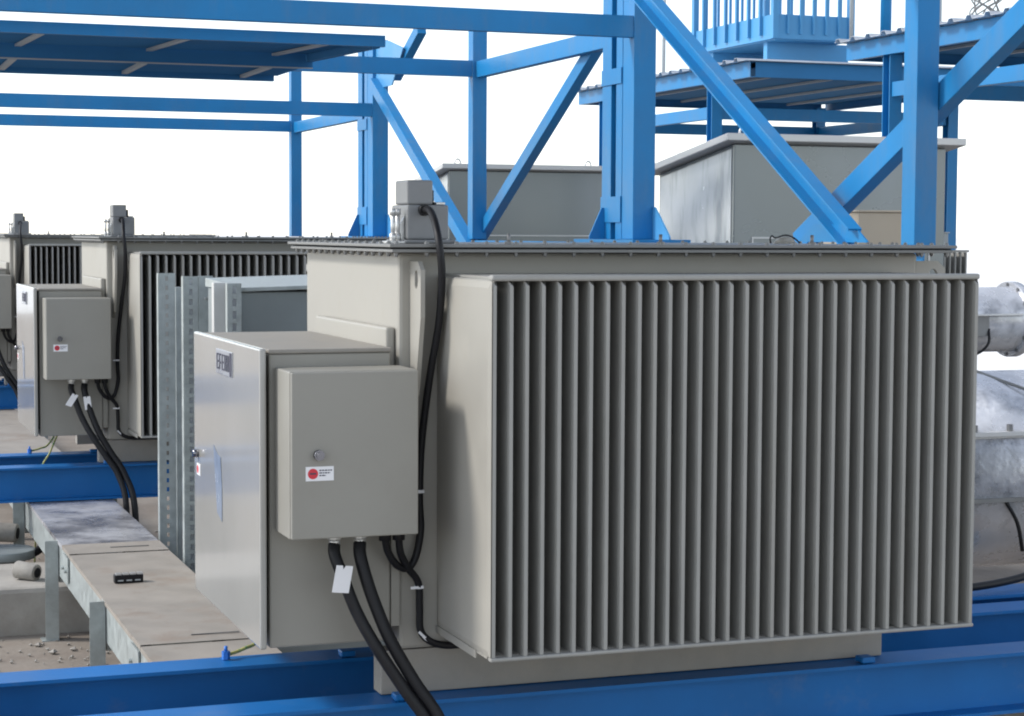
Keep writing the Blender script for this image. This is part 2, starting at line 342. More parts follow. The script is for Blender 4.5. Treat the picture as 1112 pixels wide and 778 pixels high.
# ---- cables of each transformer
def cables(r):
    where = ('the foreground transformer', 'the second transformer', 'the farthest transformer')[r]
    oy = S*r
    def cab(pts, rad, name, label, cat='cable', grp=None):
        p = [(x, y+oy, z) for x, y, z in pts]
        o = build(MB().tube(p, rad), name, 'rubber', None, 0, p[-1]); return tag(o, label, cat, grp)
    g1 = 'thick black power cables under the control boxes'
    cab([(-.369,.40,.302),(-.371,.385,.27),(-.353,.365,.212),(-.314,.345,.102),(-.259,.31,-.007),(-.182,.28,-.132),(-.11,.25,-.25),(-.07,.2,-.45),(-.1,.15,-.94)], .0185, 'power_cable', 'left one of two thick black cables below the control box of '+where, grp=g1)
    cab([(-.289,.40,.302),(-.293,.385,.27),(-.282,.365,.208),(-.259,.345,.127),(-.219,.315,.018),(-.153,.285,-.106),(-.075,.25,-.238),(-.02,.19,-.45),(-.03,.14,-.94)], .0195, 'power_cable', 'right one of two thick black cables below the control box of '+where, grp=g1)
    g2 = 'black conduits clipped to the tanks'
    cab([(-.028,.592,1.308),(-.029,.53,1.306),(-.040,.44,1.268),(-.048,.375,1.205),(-.039,.375,1.107),(-.037,.41,.965),(-.052,.455,.794),(-.072,.472,.594),(-.078,.475,.422),(-.074,.475,.322),(-.093,.465,.238),(-.122,.455,.206),(-.164,.435,.222),(-.198,.415,.27),(-.21,.40,.315)], .0115, 'conduit', 'long black conduit from the bushing box down the tank of '+where, 'conduit', g2)
    cab([(-.167,.40,.315),(-.155,.42,.26),(-.122,.45,.207),(-.083,.47,.155),(-.077,.475,.077),(-.074,.475,.007),(-.048,.47,-.028),(.003,.47,-.046),(.079,.48,-.05),(.4,.485,-.05),(1.4,.485,-.05)], .0115, 'conduit', 'short black conduit curling under the fins of '+where, 'conduit', g2)
    for i, (x, y, z, a) in enumerate([(-.352, .338, .245, 10), (-.285, .34, .23, -10)]):
        if r == 0 and i == 1: continue
        a = math.radians(a if r == 0 else (32 if i == 0 else -8)); m = MB(); w_, h_ = .026, .082
        c = [(-w_, 0), (-.006, 0), (-.003, -.012), (.003, 0), (w_, 0), (w_, -h_), (-w_, -h_)]
        if r: c = [(q[0]*.8, q[1]) for q in c]
        m.poly([(x+q[0]*math.cos(a)+q[1]*math.sin(a)*1, y+oy, z+.0-q[0]*math.sin(a)*.6+q[1]*math.cos(a)) for q in c], (0, .0012, 0))
        tag(build(m, 'cable_tag', 'white', None, 0, (x, y+oy, z)), ('white paper tag tied to a cable below the control box of ' if i == 0 else 'second white paper tag tied to a cable below the control box of ')+where, 'tag', 'paper tags on cables')
    for i, (x, z, dx, dz) in enumerate([(-.078, .44, 1, 0), (-.080, .142, 1, 0), (-.062, -.018, .7, -.7)]):
        m = MB(); d = Vector((dx, 0, dz)); ax = Vector((-d.z, 0, d.x))
        p = Vector((x, .474+oy, z)); m.cyl(p-ax*.005, p+ax*.005, .0135, n=14)
        m.bar(p+d*.012+Vector((0, -.012, 0)), p-d*.03+Vector((0, -.013, 0)), .002, .008)
        tag(build(m, 'cable_tie', 'white', None, 0, tuple(p)), ('upper', 'middle', 'lowest')[i]+' white cable tie on the conduit of '+where, 'cable tie', 'cable ties on conduits')
for r in (0, 1, 2): cables(r)
# ------------------------------------------------------------------ skid beams and plinths
for r in range(3):
    nm = ('foreground', 'second', 'farthest')[r]
    for k, (yc, txt) in enumerate(((.49, 'front'), (1.14, 'rear'))):
        y = yc+S*r
        o = thing('skid_beam', '%s blue steel beam under the %s transformer' % (txt, nm), 'beam', (0, y, -.39), 'blue beams carrying the transformers')
        web = MB().ibeam((-4.2, y, -.3085), (6.4, y, -.3085), .155, .212, .009, .012); build(web, 'girder', 'skid', o)
        for x in (-1.4, 2.9):
            build(MB().box(x, x+.01, y-.07, y-.006, -.40, -.216), 'stiffener', 'skid', o)
        for x in (-.17, 1.46):
            build(MB().poly([(x, y-.07, -.1995), (x+.05, y-.07, -.1995), (x+.05, y-.02, -.1995), (x, y-.02, -.1995)], (0, 0, .02)), 'clip_plate', 'skid', o, .004)
        if k == 1:
            build(MB().cyl((-.545, y+.03, -.2), (-.545, y+.03, -.172), .014, n=6, smooth=False).cyl((-.545, y+.03, -.172), (-.545, y+.03, -.155), .006, n=8), 'earth_bolt', 'boltblue', o)
        for x in (-3.6, -1.6, 2.4, 5.6):
            structure(build(MB().box(x-.2, x+.2, y-.2, y+.2, GZ-.05, -.4155), 'plinth', 'conc', None, .015))
    wire = MB().tube([(-.54, 1.17+S*r, -.185), (-.50, 1.19+S*r, -.18), (-.47, 1.20+S*r, -.172), (-.43, 1.22+S*r, -.16), (-.38, 1.25+S*r, -.10), (-.36, 1.28+S*r, -.01)], .006)
    tag(build(wire, 'earth_wire', 'yellow', None, 0, (-.54, 1.17+S*r, -.185)), 'yellow green earth wire bolted to the rear beam of the %s transformer' % nm, 'wire', 'earth wires')
    if r == 0: continue
    wire = MB().tube([(-.36, 1.0+S*r, -.01), (-.40, .98+S*r, -.09), (-.44, .97+S*r, -.18), (-.50, .96+S*r, -.30), (-.53, .93+S*r, -.6), (-.55, .9+S*r, -.9)], .006)
    tag(build(wire, 'earth_wire', 'yellow', None, 0, (-.55, .9+S*r, -.9)), 'yellow green earth wire hanging below the cabinet of the %s transformer' % nm, 'wire', 'earth wires')
# ------------------------------------------------------------------ cable tray
tz = -.42
tr = thing('cable_tray', 'long covered galvanised cable tray on legs running beneath the transformers', 'cable tray', (-.37, 8, GZ))
for x, fl in ((-.62, 1), (-.125, -1)):
    for y0, y1 in ((-3.0, 2.60), (2.612, 4.93), (4.942, 9.1), (9.112, 14), (14.012, 22)):
        build(MB().chan((x, y0, tz-.10), (x, y1, tz-.10), .045, .185, .004, flip=fl), 'side_rail', 'galv', tr)
yb = [-3, -1.2, .6, 2.48, 2.72, 4.78, 5.10, 7.1, 7.38, 9.4, 9.68, 11.7, 14, 16.3, 18.6, 22]
for i, (a, b_) in enumerate(zip(yb, yb[1:])):
    strip = (b_-a) < .5; dz = .004 if strip else 0
    m = MB(); x0, x1 = -.628, -.117; n = 6
    sag = random.uniform(-.003, .003)
    vs = []
    for j in range(n+1):
        for k2 in range(5):
            zz = tz+dz+sag*math.sin(math.pi*j/n)*(k2 % 2)
            vs.append((x0+(x1-x0)*k2/4, a+.004+(b_-a-.008)*j/n, zz))
    m.add(vs, [(j*5+k2, j*5+k2+1, (j+1)*5+k2+1, (j+1)*5+k2) for j in range(n) for k2 in range(4)], True)
    m.box(x0, x0+.003, a+.004, b_-.004, tz-.022+dz, tz+dz-.0005).box(x1-.003, x1, a+.004, b_-.004, tz-.022+dz, tz+dz-.0005)
    build(m, 'tray_cover', 'traypatchy' if 5.0 < (a+b_)/2 < 9 else 'tray', tr)
for y in (2.62, 4.94, 7.24):
    build(MB().box(-.631, -.6245, y-.10, y+.10, tz-.16, tz-.03).cyl((-.632, y-.06, tz-.10), (-.645, y-.06, tz-.10), .011, n=6, smooth=False).cyl((-.632, y+.06, tz-.10), (-.645, y+.06, tz-.10), .011, n=6, smooth=False), 'splice_plate', 'galv', tr)
    build(MB().box(-.40, -.2, y-.012, y-.004, tz+.005, tz+.008), 'cover_strap', 'bolt', tr)
for y in (-.1, 1.7, 3.5, 5.3, 7.1, 8.9, 11, 13, 15):
    for x, s_ in ((-.6245, -1), (-.1205, 1)):
        m = MB(); xo = x+s_*.006
        m.box(x, xo, y, y+.075, GZ, tz-.005 if s_ < 0 else tz-.03)
        m.box(xo, x+s_*.07, y, y+.006, GZ, tz-.005 if s_ < 0 else tz-.03)
        m.box(x-s_*.0, x+s_*.09, y-.01, y+.09, GZ-.01, GZ+.008)
        build(m, 'leg', 'galv', tr)
    build(MB().box(-.618, -.127, y+.02, y+.06, tz-.235, tz-.195), 'cross_bar', 'galv', tr)
fb = thing('terminal_block', 'small black terminal block left lying on the cable tray', 'terminal block', (-.455, 3.93, tz))
build(MB().box(-.525, -.39, 3.90, 3.95, tz, tz+.038), 'body', 'rubber', fb, .004)
for i in range(4):
    build(MB().box(-.518+.034*i, -.492+.034*i, 3.905, 3.945, tz+.038, tz+.044), 'contact', 'alu', fb)
for i in range(3):
    build(MB().box(-.510+.04*i, -.484+.04*i, 3.897, 3.9, tz+.010, tz+.016), 'slot_mark', 'purlin', fb)
# ------------------------------------------------------------------ slotted uprights beside the tray
def slotted(x0, y0, w1, ztop, name, label, w2=0, side='left', thick=.003, pitch=.05, hole=(.007, .012)):
    """upright whose perforated leg lies in a plane of constant Y (facing the viewer); optional second leg along Y"""
    t = thing(name, label, 'post', (x0, y0, GZ), 'slotted galvanised uprights beside the cable tray')
    m = MB(); z = GZ; cx = x0+w1/2; hw, hh = hole
    k = int((ztop-.03-GZ)/pitch)
    def rect(xa, xb, za, zb): m.box(xa, xb, y0, y0+thick, za, zb)
    rect(x0, cx-hw, GZ, ztop); rect(cx+hw, x0+w1, GZ, ztop)
    zc = ztop-.03; last = ztop
    for i in range(k):
        rect(cx-hw+.0002, cx+hw-.0002, zc+hh, last); last = zc-hh; zc -= pitch
    rect(cx-hw+.0002, cx+hw-.0002, GZ, last)
    build(m, 'perforated_web', 'galv', t)
    if w2:
        xx = x0 if side == 'left' else x0+w1
        build(MB().box(xx-.0015, xx+.0015, y0+.0035, y0+w2, GZ, ztop), 'flange', 'galv', t)
        xo = x0+w1 if side == 'left' else x0
        build(MB().box(xo-.0015, xo+.0015, y0+.0035, y0+w2*.4, GZ, ztop), 'return_flange', 'galv', t)
    return t
M['ductgrey'] = mat('duct_grey', (.25, .28, .285), .4, var=.08, vscale=3, metal=.2)
slotted(-.081, 5.28, .09, 1.012, 'slotted_post', 'leftmost slotted galvanised post beside the cable tray', .05)
p2 = slotted(-.080, 4.53, .075, 1.012, 'slotted_post', 'second slotted galvanised post with a wide plate beside it', .05, hole=(.009, .014))
build(MB().box(-.072, -.010, 4.545, 4.549, GZ, 1.0), 'backing_strip', 'sheettop', p2)
p3 = slotted(-.079, 3.42, .063, 1.005, 'slotted_post', 'rightmost slotted post showing pale holes, in front of the grey duct box', .04, hole=(.009, .016), pitch=.056)
build(MB().box(-.072, -.022, 3.435, 3.439, GZ, .995), 'backing_strip', 'sheettop', p3)
pl = thing('strut_plate', 'flat galvanised plate with a bolt beside the second slotted post', 'plate', (.03, 4.53, GZ))
build(MB().box(-.003, .07, 4.527, 4.533, GZ, 1.014), 'plate', 'galv', pl)
build(MB().cyl((.05, 4.527, .905), (.05, 4.51, .905), .010, n=6, smooth=False).cyl((.028, 4.527, .90), (.028, 4.516, .90), .007, n=6, smooth=False), 'bolt', 'alu', pl)
tag(build(MB().box(.050, .082, 5.50, 5.55, GZ, .93), 'plain_post', 'galv', None, .003, (.06, 5.5, GZ)), 'narrow plain galvanised post between the first and second slotted posts', 'post')
tag(build(MB().box(-.080, -.024, 3.74, 3.79, GZ, 1.0), 'plain_post', 'hoodlid', None, .003, (-.05, 3.76, GZ)), 'pale plain post just left of the rightmost slotted post', 'post')
db = thing('duct_box', 'blue grey sheet metal duct box with a pale top behind the foreground cabinet', 'box', (.45, 3.8, GZ))
build(MB().box(-.008, .95, 3.48, 4.25, GZ, .965), 'casing', 'ductgrey', db, .006)
build(MB().poly([(-.018, 3.44, .966), (-.018, 4.27, .966), (-.018, 4.27, 1.010), (-.018, 3.44, .985)], (.98, 0, .028)), 'top_cover', 'galv', db, .003)
# ------------------------------------------------------------------ central blue gantry
XC = 3.0; BZ = 1.19
gt = thing('steel_gantry', 'blue steel column line with diagonal braces running behind the transformers', 'steel frame', (XC, 9, GZ))
build(MB().ibeam((XC+.06, 2.66, BZ-.11), (XC+.06, 17, BZ-.11), .11, .20), 'base_girder', 'blue', gt)
for y in (2.7, 5.95, 9.1, 12.0, 15.2):
    build(MB().box(XC-.02, XC+.16, y, y+.18, GZ, BZ-.211), 'support_post', 'blue', gt)
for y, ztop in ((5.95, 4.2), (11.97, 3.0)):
    build(MB().box(XC, XC+.15, y, y+.178, BZ+.012, ztop), 'column', 'blue', gt, .004)
    m = MB()
    m.box(XC, XC+.16, y+.185, y+.285, BZ+.012, ztop-.02).box(XC, XC+.16, y+.365, y+.515, BZ+.012, ztop-.02).box(XC+.15, XC+.158, y+.285, y+.365, BZ+.012, ztop-.02)
    build(m, 'channel_column', 'blue', gt, .003)
    build(MB().box(XC+.085, XC+.12, y+.287, y+.363, BZ+.02, ztop-.03), 'slot_shade', 'gasket', gt)  # dark strip filling the slot, its shade put into the colour
    for z in (BZ+.12, BZ+1.0):
        build(MB().box(XC-.008, XC-.0005, y+.187, y+.513, z, z+.165 if z < 2 else z+.1), 'batten_plate', 'blue', gt)
    build(MB().box(XC-.12, XC+.27, y-.28, y+.70, BZ-.008, BZ+.0115), 'base_plate', 'blue', gt)
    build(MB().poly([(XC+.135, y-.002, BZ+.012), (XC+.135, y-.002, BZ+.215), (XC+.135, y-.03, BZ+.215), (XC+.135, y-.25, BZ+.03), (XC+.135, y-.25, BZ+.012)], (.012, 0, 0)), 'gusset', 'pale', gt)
    build(MB().poly([(XC-.002, y+.45, BZ+.012), (XC-.002, y+.45, BZ+.215), (XC-.025, y+.45, BZ+.215), (XC-.11, y+.45, BZ+.03), (XC-.11, y+.45, BZ+.012)], (0, .012, 0)), 'gusset', 'blue', gt)
for y, ztop in ((2.65, 4.2), (9.10, 2.9), (15.2, 3.05)):
    build(MB().box(XC+.001, XC+.118, y, y+.118, BZ, ztop), 'column', 'blue', gt, .003)
def brace(p0, p1, x0, x1, h=.10):
    m = MB(); xm = (x0+x1)/2
    m.bar((xm, *p0), (xm, *p1), x1-x0, h); build(m, 'brace', 'blue', gt, .003)
brace((11.93, 2.60), (9.10, 1.094+.0), XC-.04, XC+.05)      # rear bay, down towards the viewer
brace((6.02, 2.951), (9.42, 1.125), XC+.085, XC+.16)
build(MB().chan((XC+.012, 5.80, 2.72), (XC+.012, 3.18, 1.215), .075, .12, .010), 'brace', 'blue', gt)   # front bay
brace((1.55, 2.44), (4.05, 1.19), XC+.125, XC+.205, .12)
brace((11.55, 2.64), (10.78, 2.99), XC+.06, XC+.14)
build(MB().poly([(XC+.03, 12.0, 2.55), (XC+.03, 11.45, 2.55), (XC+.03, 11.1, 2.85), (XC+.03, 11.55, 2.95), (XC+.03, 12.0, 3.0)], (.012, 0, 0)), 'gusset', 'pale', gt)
build(MB().poly([(XC-.012, 3.05, 1.20), (XC-.012, 3.75, 1.20), (XC-.012, 3.6, 1.29), (XC-.012, 3.2, 1.29)], (.010, 0, 0)), 'gusset', 'blue', gt)
build(MB().bar((XC+.06, 6.47, 2.505), (XC+.06, 9.09, 2.505), .07, .125), 'tie_beam', 'blue', gt, .003)
build(MB().bar((XC+.06, 12.49, 2.36), (XC+.06, 15.19, 2.36), .07, .115), 'tie_beam', 'blue', gt, .003)
# cross beams running left above the transformers
for (y, z0, z1) in ((5.96, 2.462, 2.594), (9.11, 2.452, 2.575), (11.98, 2.30, 2.42), (15.21, 2.314, 2.43), (2.66, 2.452, 2.575), (-.41, 2.442, 2.585)):
    build(MB().chan((-1.5, y, (z0+z1)/2), (XC-.001, y, (z0+z1)/2), .07, z1-z0, .009, flip=-1), 'cross_beam', 'blue', gt)
# ------------------------------------------------------------------ left canopy, hung under the cross beams
def canopy(oy, label):
    cn = thing('canopy', label, 'canopy', (-.2, 7.5+oy, 2.4), 'blue sheet roofs over the transformers')
    XL, XR = -1.25, 1.44
    def sheet(ya, yb, z, xr, n, z2=None):
        z2 = z if z2 is None else z2
        m = MB(); prof = []; vs = []; d = (yb-ya)/n
        for i in range(n):
            y = ya+d*i; prof += [(y, 0), (y+d*.45, 0), (y+d*.55, -.02), (y+d*.95, -.02)]
        prof.append((yb, 0)); k = len(prof)
        for x in (XL, xr): vs += [(x, y+oy, z+(z2-z)*(y-ya)/(yb-ya)+q) for y, q in prof]
        m.add(vs, [(i, i+1, k+i+1, k+i) for i in range(k-1)])
        o = build(m, 'roof_sheet', 'sheet', cn); sf = o.modifiers.new('solid', 'SOLIDIFY'); sf.thickness = .002
    sheet(6.245, 7.94, 2.424, XR, 22, 2.489); sheet(7.99, 8.95, 2.412, XR-.02, 13)
    build(MB().chan((XL, 6.20+oy, 2.400), (XR+.02, 6.20+oy, 2.400), .04, .068, .005, flip=-1), 'fascia', 'blue', cn)
    build(MB().chan((XL, 7.95+oy, 2.43), (XR, 7.95+oy, 2.43), .06, .108, .005, flip=-1), 'purlin_beam', 'sheet', cn)
    build(MB().box(XL, XR, 7.945+oy, 7.985+oy, 2.369, 2.3755), 'purlin_flange', 'purlin', cn)
    build(MB().chan((XL, 8.93+oy, 2.375), (XR-.05, 8.93+oy, 2.375), .05, .045, .005, flip=-1), 'purlin_beam', 'sheet', cn)
    build(MB().bar((XR-.025, 6.25+oy, 2.385), (XR-.025, 7.94+oy, 2.44), .05, .05), 'end_beam', 'sheet', cn)
    for i in range(3):
        x = -.57+.86*i
        build(MB().bar((x+.02, 6.26+oy, 2.392), (x+.02, 7.94+oy, 2.456), .04, .016), 'rafter', 'purlin', cn)
        build(MB().box(x-.02, x+.02, 8.02+oy, 8.92+oy, 2.368, 2.389), 'rafter', 'purlin', cn)
canopy(0, 'blue sheet roof over the second transformer at top left')
canopy(-S, 'unseen blue sheet roof added above the foreground transformer to shade it')  # repeats the roof row out of view, added to shade the foreground transformer
# ------------------------------------------------------------------ right hand shelters
def shelter(oy, label):
    X0, X1 = 6.8, 9.7; zt = 2.93
    t = thing('shelter', label, 'shelter', (X0, 6.4+oy, GZ), 'blue open shelters on the right')
    for x in (X0, X1-.1):
        for y in (6.42, 9.32):
            build(MB().ibeam((x+.06, y+oy, GZ), (x+.06, y+oy, zt-.16), .12, .12, .008, .010, upv=(0, 1, 0)), 'post', 'blue', t)
            build(MB().box(x-.02, x+.14, y+oy-.08, y+oy+.08, GZ, GZ+.02), 'base_plate', 'blue', t)
    for x in (X0, X1-.1):
        build(MB().bar((x+.045, 6.49+oy, 2.475), (x+.045, 9.25+oy, 2.475), .06, .125), 'side_beam', 'blue', t, .003)
    for y in (6.42, 9.32):
        build(MB().bar((X0+.13, y+oy, 2.475), (X1-.11, y+oy, 2.475), .06, .125), 'end_beam', 'blue', t, .003)
    build(MB().chan((X0-.03, 5.45+oy, zt-.085), (X0-.03, 9.95+oy, zt-.085), .06, .15, .006, flip=1), 'eave_channel', 'blue', t)
    build(MB().chan((X1+.4, 5.45+oy, zt-.085), (X1+.4, 9.95+oy, zt-.085), .06, .15, .006, flip=-1), 'eave_channel', 'blue', t)
    build(MB().chan((X0+.03, 5.45+oy, zt-.085), (X1+.34, 5.45+oy, zt-.085), .06, .15, .006, flip=-1), 'front_channel', 'sheet', t)
    build(MB().chan((X0+.03, 9.95+oy, zt-.085), (X1+.34, 9.95+oy, zt-.085), .06, .15, .006, flip=1), 'rear_channel', 'sheet', t)
    for i in range(4):
        x = X0+.55+.72*i
        build(MB().box(x, x+.028, 5.52+oy, 9.88+oy, zt-.10, zt-.075), 'purlin', 'purlin', t)
    m = MB(); n = 18; prof = []; L = 4.62; y0 = 5.38+oy
    for i in range(n):
        y = y0+L*i/n; d = L/n
        prof += [(y, 0), (y+d*.62, 0), (y+d*.70, .032), (y+d*.92, .032)]
    prof.append((y0+L, 0)); k = len(prof); vs = []
    for x in (X0-.12, X1+.5): vs += [(x, y, zt-.004+z) for y, z in prof]
    m.add(vs, [(i, i+1, k+i+1, k+i) for i in range(k-1)])
    o = build(m, 'roof_sheet', 'sheettop', t); sf = o.modifiers.new('solid', 'SOLIDIFY'); sf.thickness = .003
    build(MB().box(X0+.03, X1+.34, 5.5+oy, 9.9+oy, zt-.072, zt-.066), 'soffit', 'sheet', t)
    return t
shelter(0, 'nearer blue open shelter with ribbed roof at the right edge')
shelter(S, 'farther blue open shelter carrying the railed blue basket')
# basket on the farther shelter roof
bk = thing('platform_basket', 'pale blue railed basket standing on the farther shelter roof', 'basket', (7.6, 13, 2.95))
bx0, bx1, by0, by1, bz = 7.2, 8.06, 12.15, 14.0, 3.19
build(MB().box(bx0+.02, bx1-.02, by0+.02, by1-.02, bz-.012, bz+.01), 'floor', 'pale', bk)
for y in (by0+.25, by1-.35): build(MB().box(bx0+.05, bx1+.12, y, y+.08, 2.962, bz-.0125), 'skid', 'pale', bk)
for (a, b_) in (((bx0, by0), (bx0, by1)), ((bx1, by0), (bx1, by1))):
    build(MB().box(a[0]-.006, a[0]+.006, a[1]+.03, b_[1]-.03, bz, bz+.24), 'kick_panel', 'pale', bk)
for y in (by0, by1): build(MB().box(bx0+.03, bx1-.03, y-.006, y+.006, bz, bz+.24), 'kick_panel', 'pale', bk)
for x in (bx0, bx1):
    for y in (by0, by1): build(MB().box(x-.03, x+.03, y-.03, y+.03, bz, bz+1.0), 'corner_post', 'pale', bk)
for i in range(1, 7):
    y = by0+(by1-by0)*i/7
    for x, s_ in ((bx0, -1), (bx1, 1)): build(MB().box(x+s_*.007, x+s_*.04, y-.018, y+.018, bz+.05, bz+.96), 'baluster', 'pale', bk)
for i in range(1, 6):
    x = bx0+(bx1-bx0)*i/6
    for y, s_ in ((by0, -1), (by1, 1)): build(MB().box(x-.013, x+.013, y+s_*.007, y+s_*.03, bz+.05, bz+.96), 'baluster', 'pale', bk)
for z in (bz+.96,):
    build(MB().box(bx0-.03, bx1+.03, by0-.04, by0+.03, z+.04, z+.09).box(bx0-.03, bx1+.03, by1-.03, by1+.04, z+.04, z+.09).box(bx0-.04, bx0+.03, by0+.031, by1-.031, z+.04, z+.09).box(bx1-.03, bx1+.04, by0+.031, by1-.031, z+.04, z+.09), 'top_rail', 'pale', bk)
for i, (x, y, r_) in enumerate(((7.55, 15.6, .022), (6.9, 10.1, .018), (7.25, 10.1, .05), (7.1, 9.0, .03))):
    tag(build(MB().cyl((x, y, 2.93), (x, y, 4.4), r_, n=10).cyl((x, y, 2.93), (x, y, 2.97), r_*2, n=10), 'vent_pipe', 'purlin' if i != 2 else 'blue', None, 0, (x, y, 2.93)),
        ('thin grey pole rising behind the basket', 'thin grey pole rising between basket and nearer shelter', 'thick blue pole rising behind the nearer shelter roof', 'grey pole on the nearer shelter roof beside the column')[i], 'pole')
# coiled wire lying on the nearer shelter roof
cw = MB(); pts = []
for i in range(60):
    a = i*.55; pts.append((7.0+.10*math.cos(a)+.03*math.sin(i*1.7), 8.15+.12*math.sin(a), 2.99+.16*abs(math.sin(i*.37))))
tag(build(cw.tube(pts, .006, 6, 3), 'wire_coil', 'lid', None, 0, (7.0, 8.15, 2.95)), 'tangled coil of dark wire on the nearer shelter roof', 'wire coil')
# ------------------------------------------------------------------ grey hoods with sloping lids
def hood(oy, label):
    t = thing('duct_hood', label, 'hood', (4.85, 7.1+oy, GZ), 'grey hoods with sloping lids')
    x0, x1, y0, y1, zf, zb = 4.03, 5.69, 6.62, 7.85, 1.85, 1.68
    Y = lambda v: v+oy
    build(MB().add([(x0, Y(y0), GZ), (x1, Y(y0), GZ), (x1, Y(y1), GZ), (x0, Y(y1), GZ), (x0, Y(y0), zf), (x1, Y(y0), zf), (x1, Y(y1), zb), (x0, Y(y1), zb)],
        [(0,3,2,1),(4,5,6,7),(0,1,5,4),(1,2,6,5),(2,3,7,6),(3,0,4,7)]), 'casing', 'hood', t, .01)
    build(MB().poly([(x0-.001, Y(y0+.03), GZ+.1), (x0-.001, Y(y1-.03), GZ+.1), (x0-.001, Y(y1-.03), zb-.03), (x0-.001, Y(y0+.03), zf-.035)], (-.004, 0, 0)), 'lit_side_panel', 'hoodside', t)  # added panel, the left face's extra light put into its paler colour
    e = .10; sl_ = (zf-zb)/(y1-y0)
    q = [(x0-e, Y(y0-e), zf+sl_*e), (x1+e, Y(y0-e), zf+sl_*e), (x1+e, Y(y1+e), zb-sl_*e), (x0-e, Y(y1+e), zb-sl_*e)]
    build(MB().poly([(a, b_, c+.002) for a, b_, c in q], (0, 0, .05)), 'lid', 'hoodlid', t, .006)
    for z in (1.20,):     # pressed panel outline, its highlight put into the pale colour
        xa, xb = x0+.14, x1-.12; yy = Y(y0)
        build(MB().box(xa, xa+.012, yy-.006, yy-.0005, .3, z+.02).box(xb-.012, xb, yy-.006, yy-.0005, .3, z+.02).box(xa+.012, xb-.012, yy-.006, yy-.0005, z+.008, z+.02), 'panel_bead_highlight', 'hoodlid', t)
    for x, y in ((x0+.12, y0+.1), (x0+.12, y1-.1), (x1-.15, y0+.1)):
        z = zf+.055-sl_*(y-y0)
        build(MB().tube([(x-.03, Y(y), z-.01), (x-.028, Y(y), z+.05), (x, Y(y), z+.075), (x+.028, Y(y), z+.05), (x+.03, Y(y), z-.01)], .009, 8, 4), 'lifting_eye', 'alu', t)
    return t
hood(0, 'nearer large grey hood with sloping lid behind the crossing blue braces')
hood(S-.12, 'farther grey hood with sloping lid, left of the double blue column')
# beige cabinets behind the foreground transformer's lid
bc = thing('cabinet', 'beige cabinet with flat top standing left of the thick blue column', 'cabinet', (3.75, 4.4, GZ))
build(MB().box(3.6, 3.905, 4.2, 4.6, GZ, 1.362), 'casing', 'beige', bc, .006); build(MB().box(3.59, 3.915, 4.19, 4.61, 1.3625, 1.374), 'top', 'beige', bc, .003)
bc = thing('cabinet', 'small pale cabinet top seen just right of the thick blue column', 'cabinet', (7.55, 9.8, GZ))
build(MB().box(7.49, 7.625, 9.6, 10.0, GZ, 1.255), 'casing', 'purlin', bc, .006); build(MB().box(7.48, 7.635, 9.59, 10.01, 1.2555, 1.266), 'top', 'purlin', bc, .003)
# gauge with a loop of wire on the lid
gg = thing('relief_valve', 'small domed valve with a wire loop behind the foreground lid', 'valve', (1.55, 1.2, 1.203))
build(MB().cyl((1.56, 1.2, 1.203), (1.56, 1.2, 1.208), .045, n=20).cyl((1.56, 1.2, 1.208), (1.56, 1.2, 1.222), .04, .03, n=20).cyl((1.56, 1.2, 1.222), (1.56, 1.2, 1.229), .03, .012, n=20), 'dome', 'grey', gg)
build(MB().tube([(1.49, 1.18, 1.205), (1.487, 1.18, 1.222), (1.495, 1.18, 1.232), (1.51, 1.18, 1.225), (1.55, 1.18, 1.235), (1.585, 1.18, 1.225), (1.61, 1.18, 1.206)], .003, 8), 'wire_loop', 'rubber', gg)
# finned radiator further right
fr = thing('radiator', 'small grey finned radiator showing above the right end of the fin block', 'radiator', (6.3, 8.6, GZ))
build(MB().box(5.55, 7.0, 8.62, 9.0, GZ, 1.05), 'tank', 'grey', fr)
f0 = build(MB().box(5.56, 5.572, 8.30, 8.619, -.2, 1.10), 'fin', 'fin', fr)
for i in range(1, 29): inst(f0, 'fin', fr, (.05*i, 0, 0))
build(MB().box(5.55, 6.99, 8.298, 8.33, 1.101, 1.118), 'top_rail', 'fin', fr)
# ------------------------------------------------------------------ galvanised ducts on the right
def ring(m, x0, x1, y, z, r, n=40): m.cyl((x0, y, z), (x1, y, z), r, n=n)
dp = thing('duct_pipe', 'upper galvanised round duct with bolted flange at the right edge', 'duct', (4.9, 4.5, GZ))
ring(b1 := MB(), 3.7, 6.6, 4.5, .745, .190); build(b1, 'barrel', 'galvpipe', dp)
ring(b1 := MB(), 4.78, 4.83, 4.5, .745, .222); build(b1, 'flange', 'galvpipe', dp, .004)
build(MB().box(4.2, 4.76, 4.27, 4.42, .778, .786), 'ledge', 'hoodlid', dp)
build(MB().box(4.35, 4.52, 4.295, 4.315, .66, .777), 'bracket', 'lid', dp)
build(MB().tube([(4.52, 4.30, .70), (4.50, 4.27, .62), (4.44, 4.29, .56), (4.36, 4.36, .545)], .008, 8), 'lead', 'rubber', dp)
for i in range(12):
    a = 2*math.pi*i/12
    build(MB().cyl((4.772, 4.5+.205*math.cos(a), .745+.205*math.sin(a)), (4.84, 4.5+.205*math.cos(a), .745+.205*math.sin(a)), .011, n=6, smooth=False), 'flange_bolt', 'bolt', dp)
for x in (4.0, 6.2): build(MB().box(x, x+.1, 4.44, 4.56, GZ, .56), 'stand', 'blue', dp)
dp = thing('duct_vessel', 'large lower galvanised vessel with ribs at the right edge', 'vessel', (4.2, 3.2, GZ))
ring(b1 := MB(), 3.30, 6.2, 3.25, .045, .50, 56); build(b1, 'barrel', 'galvpipe', dp)
build(MB().box(3.32, 6.18, 2.77, 2.86, .262, .284), 'rim_plate', 'hoodlid', dp, .002)
build(MB().box(3.32, 6.18, 2.795, 2.85, .20, .2615), 'rim_skirt', 'hoodlid', dp, .002)
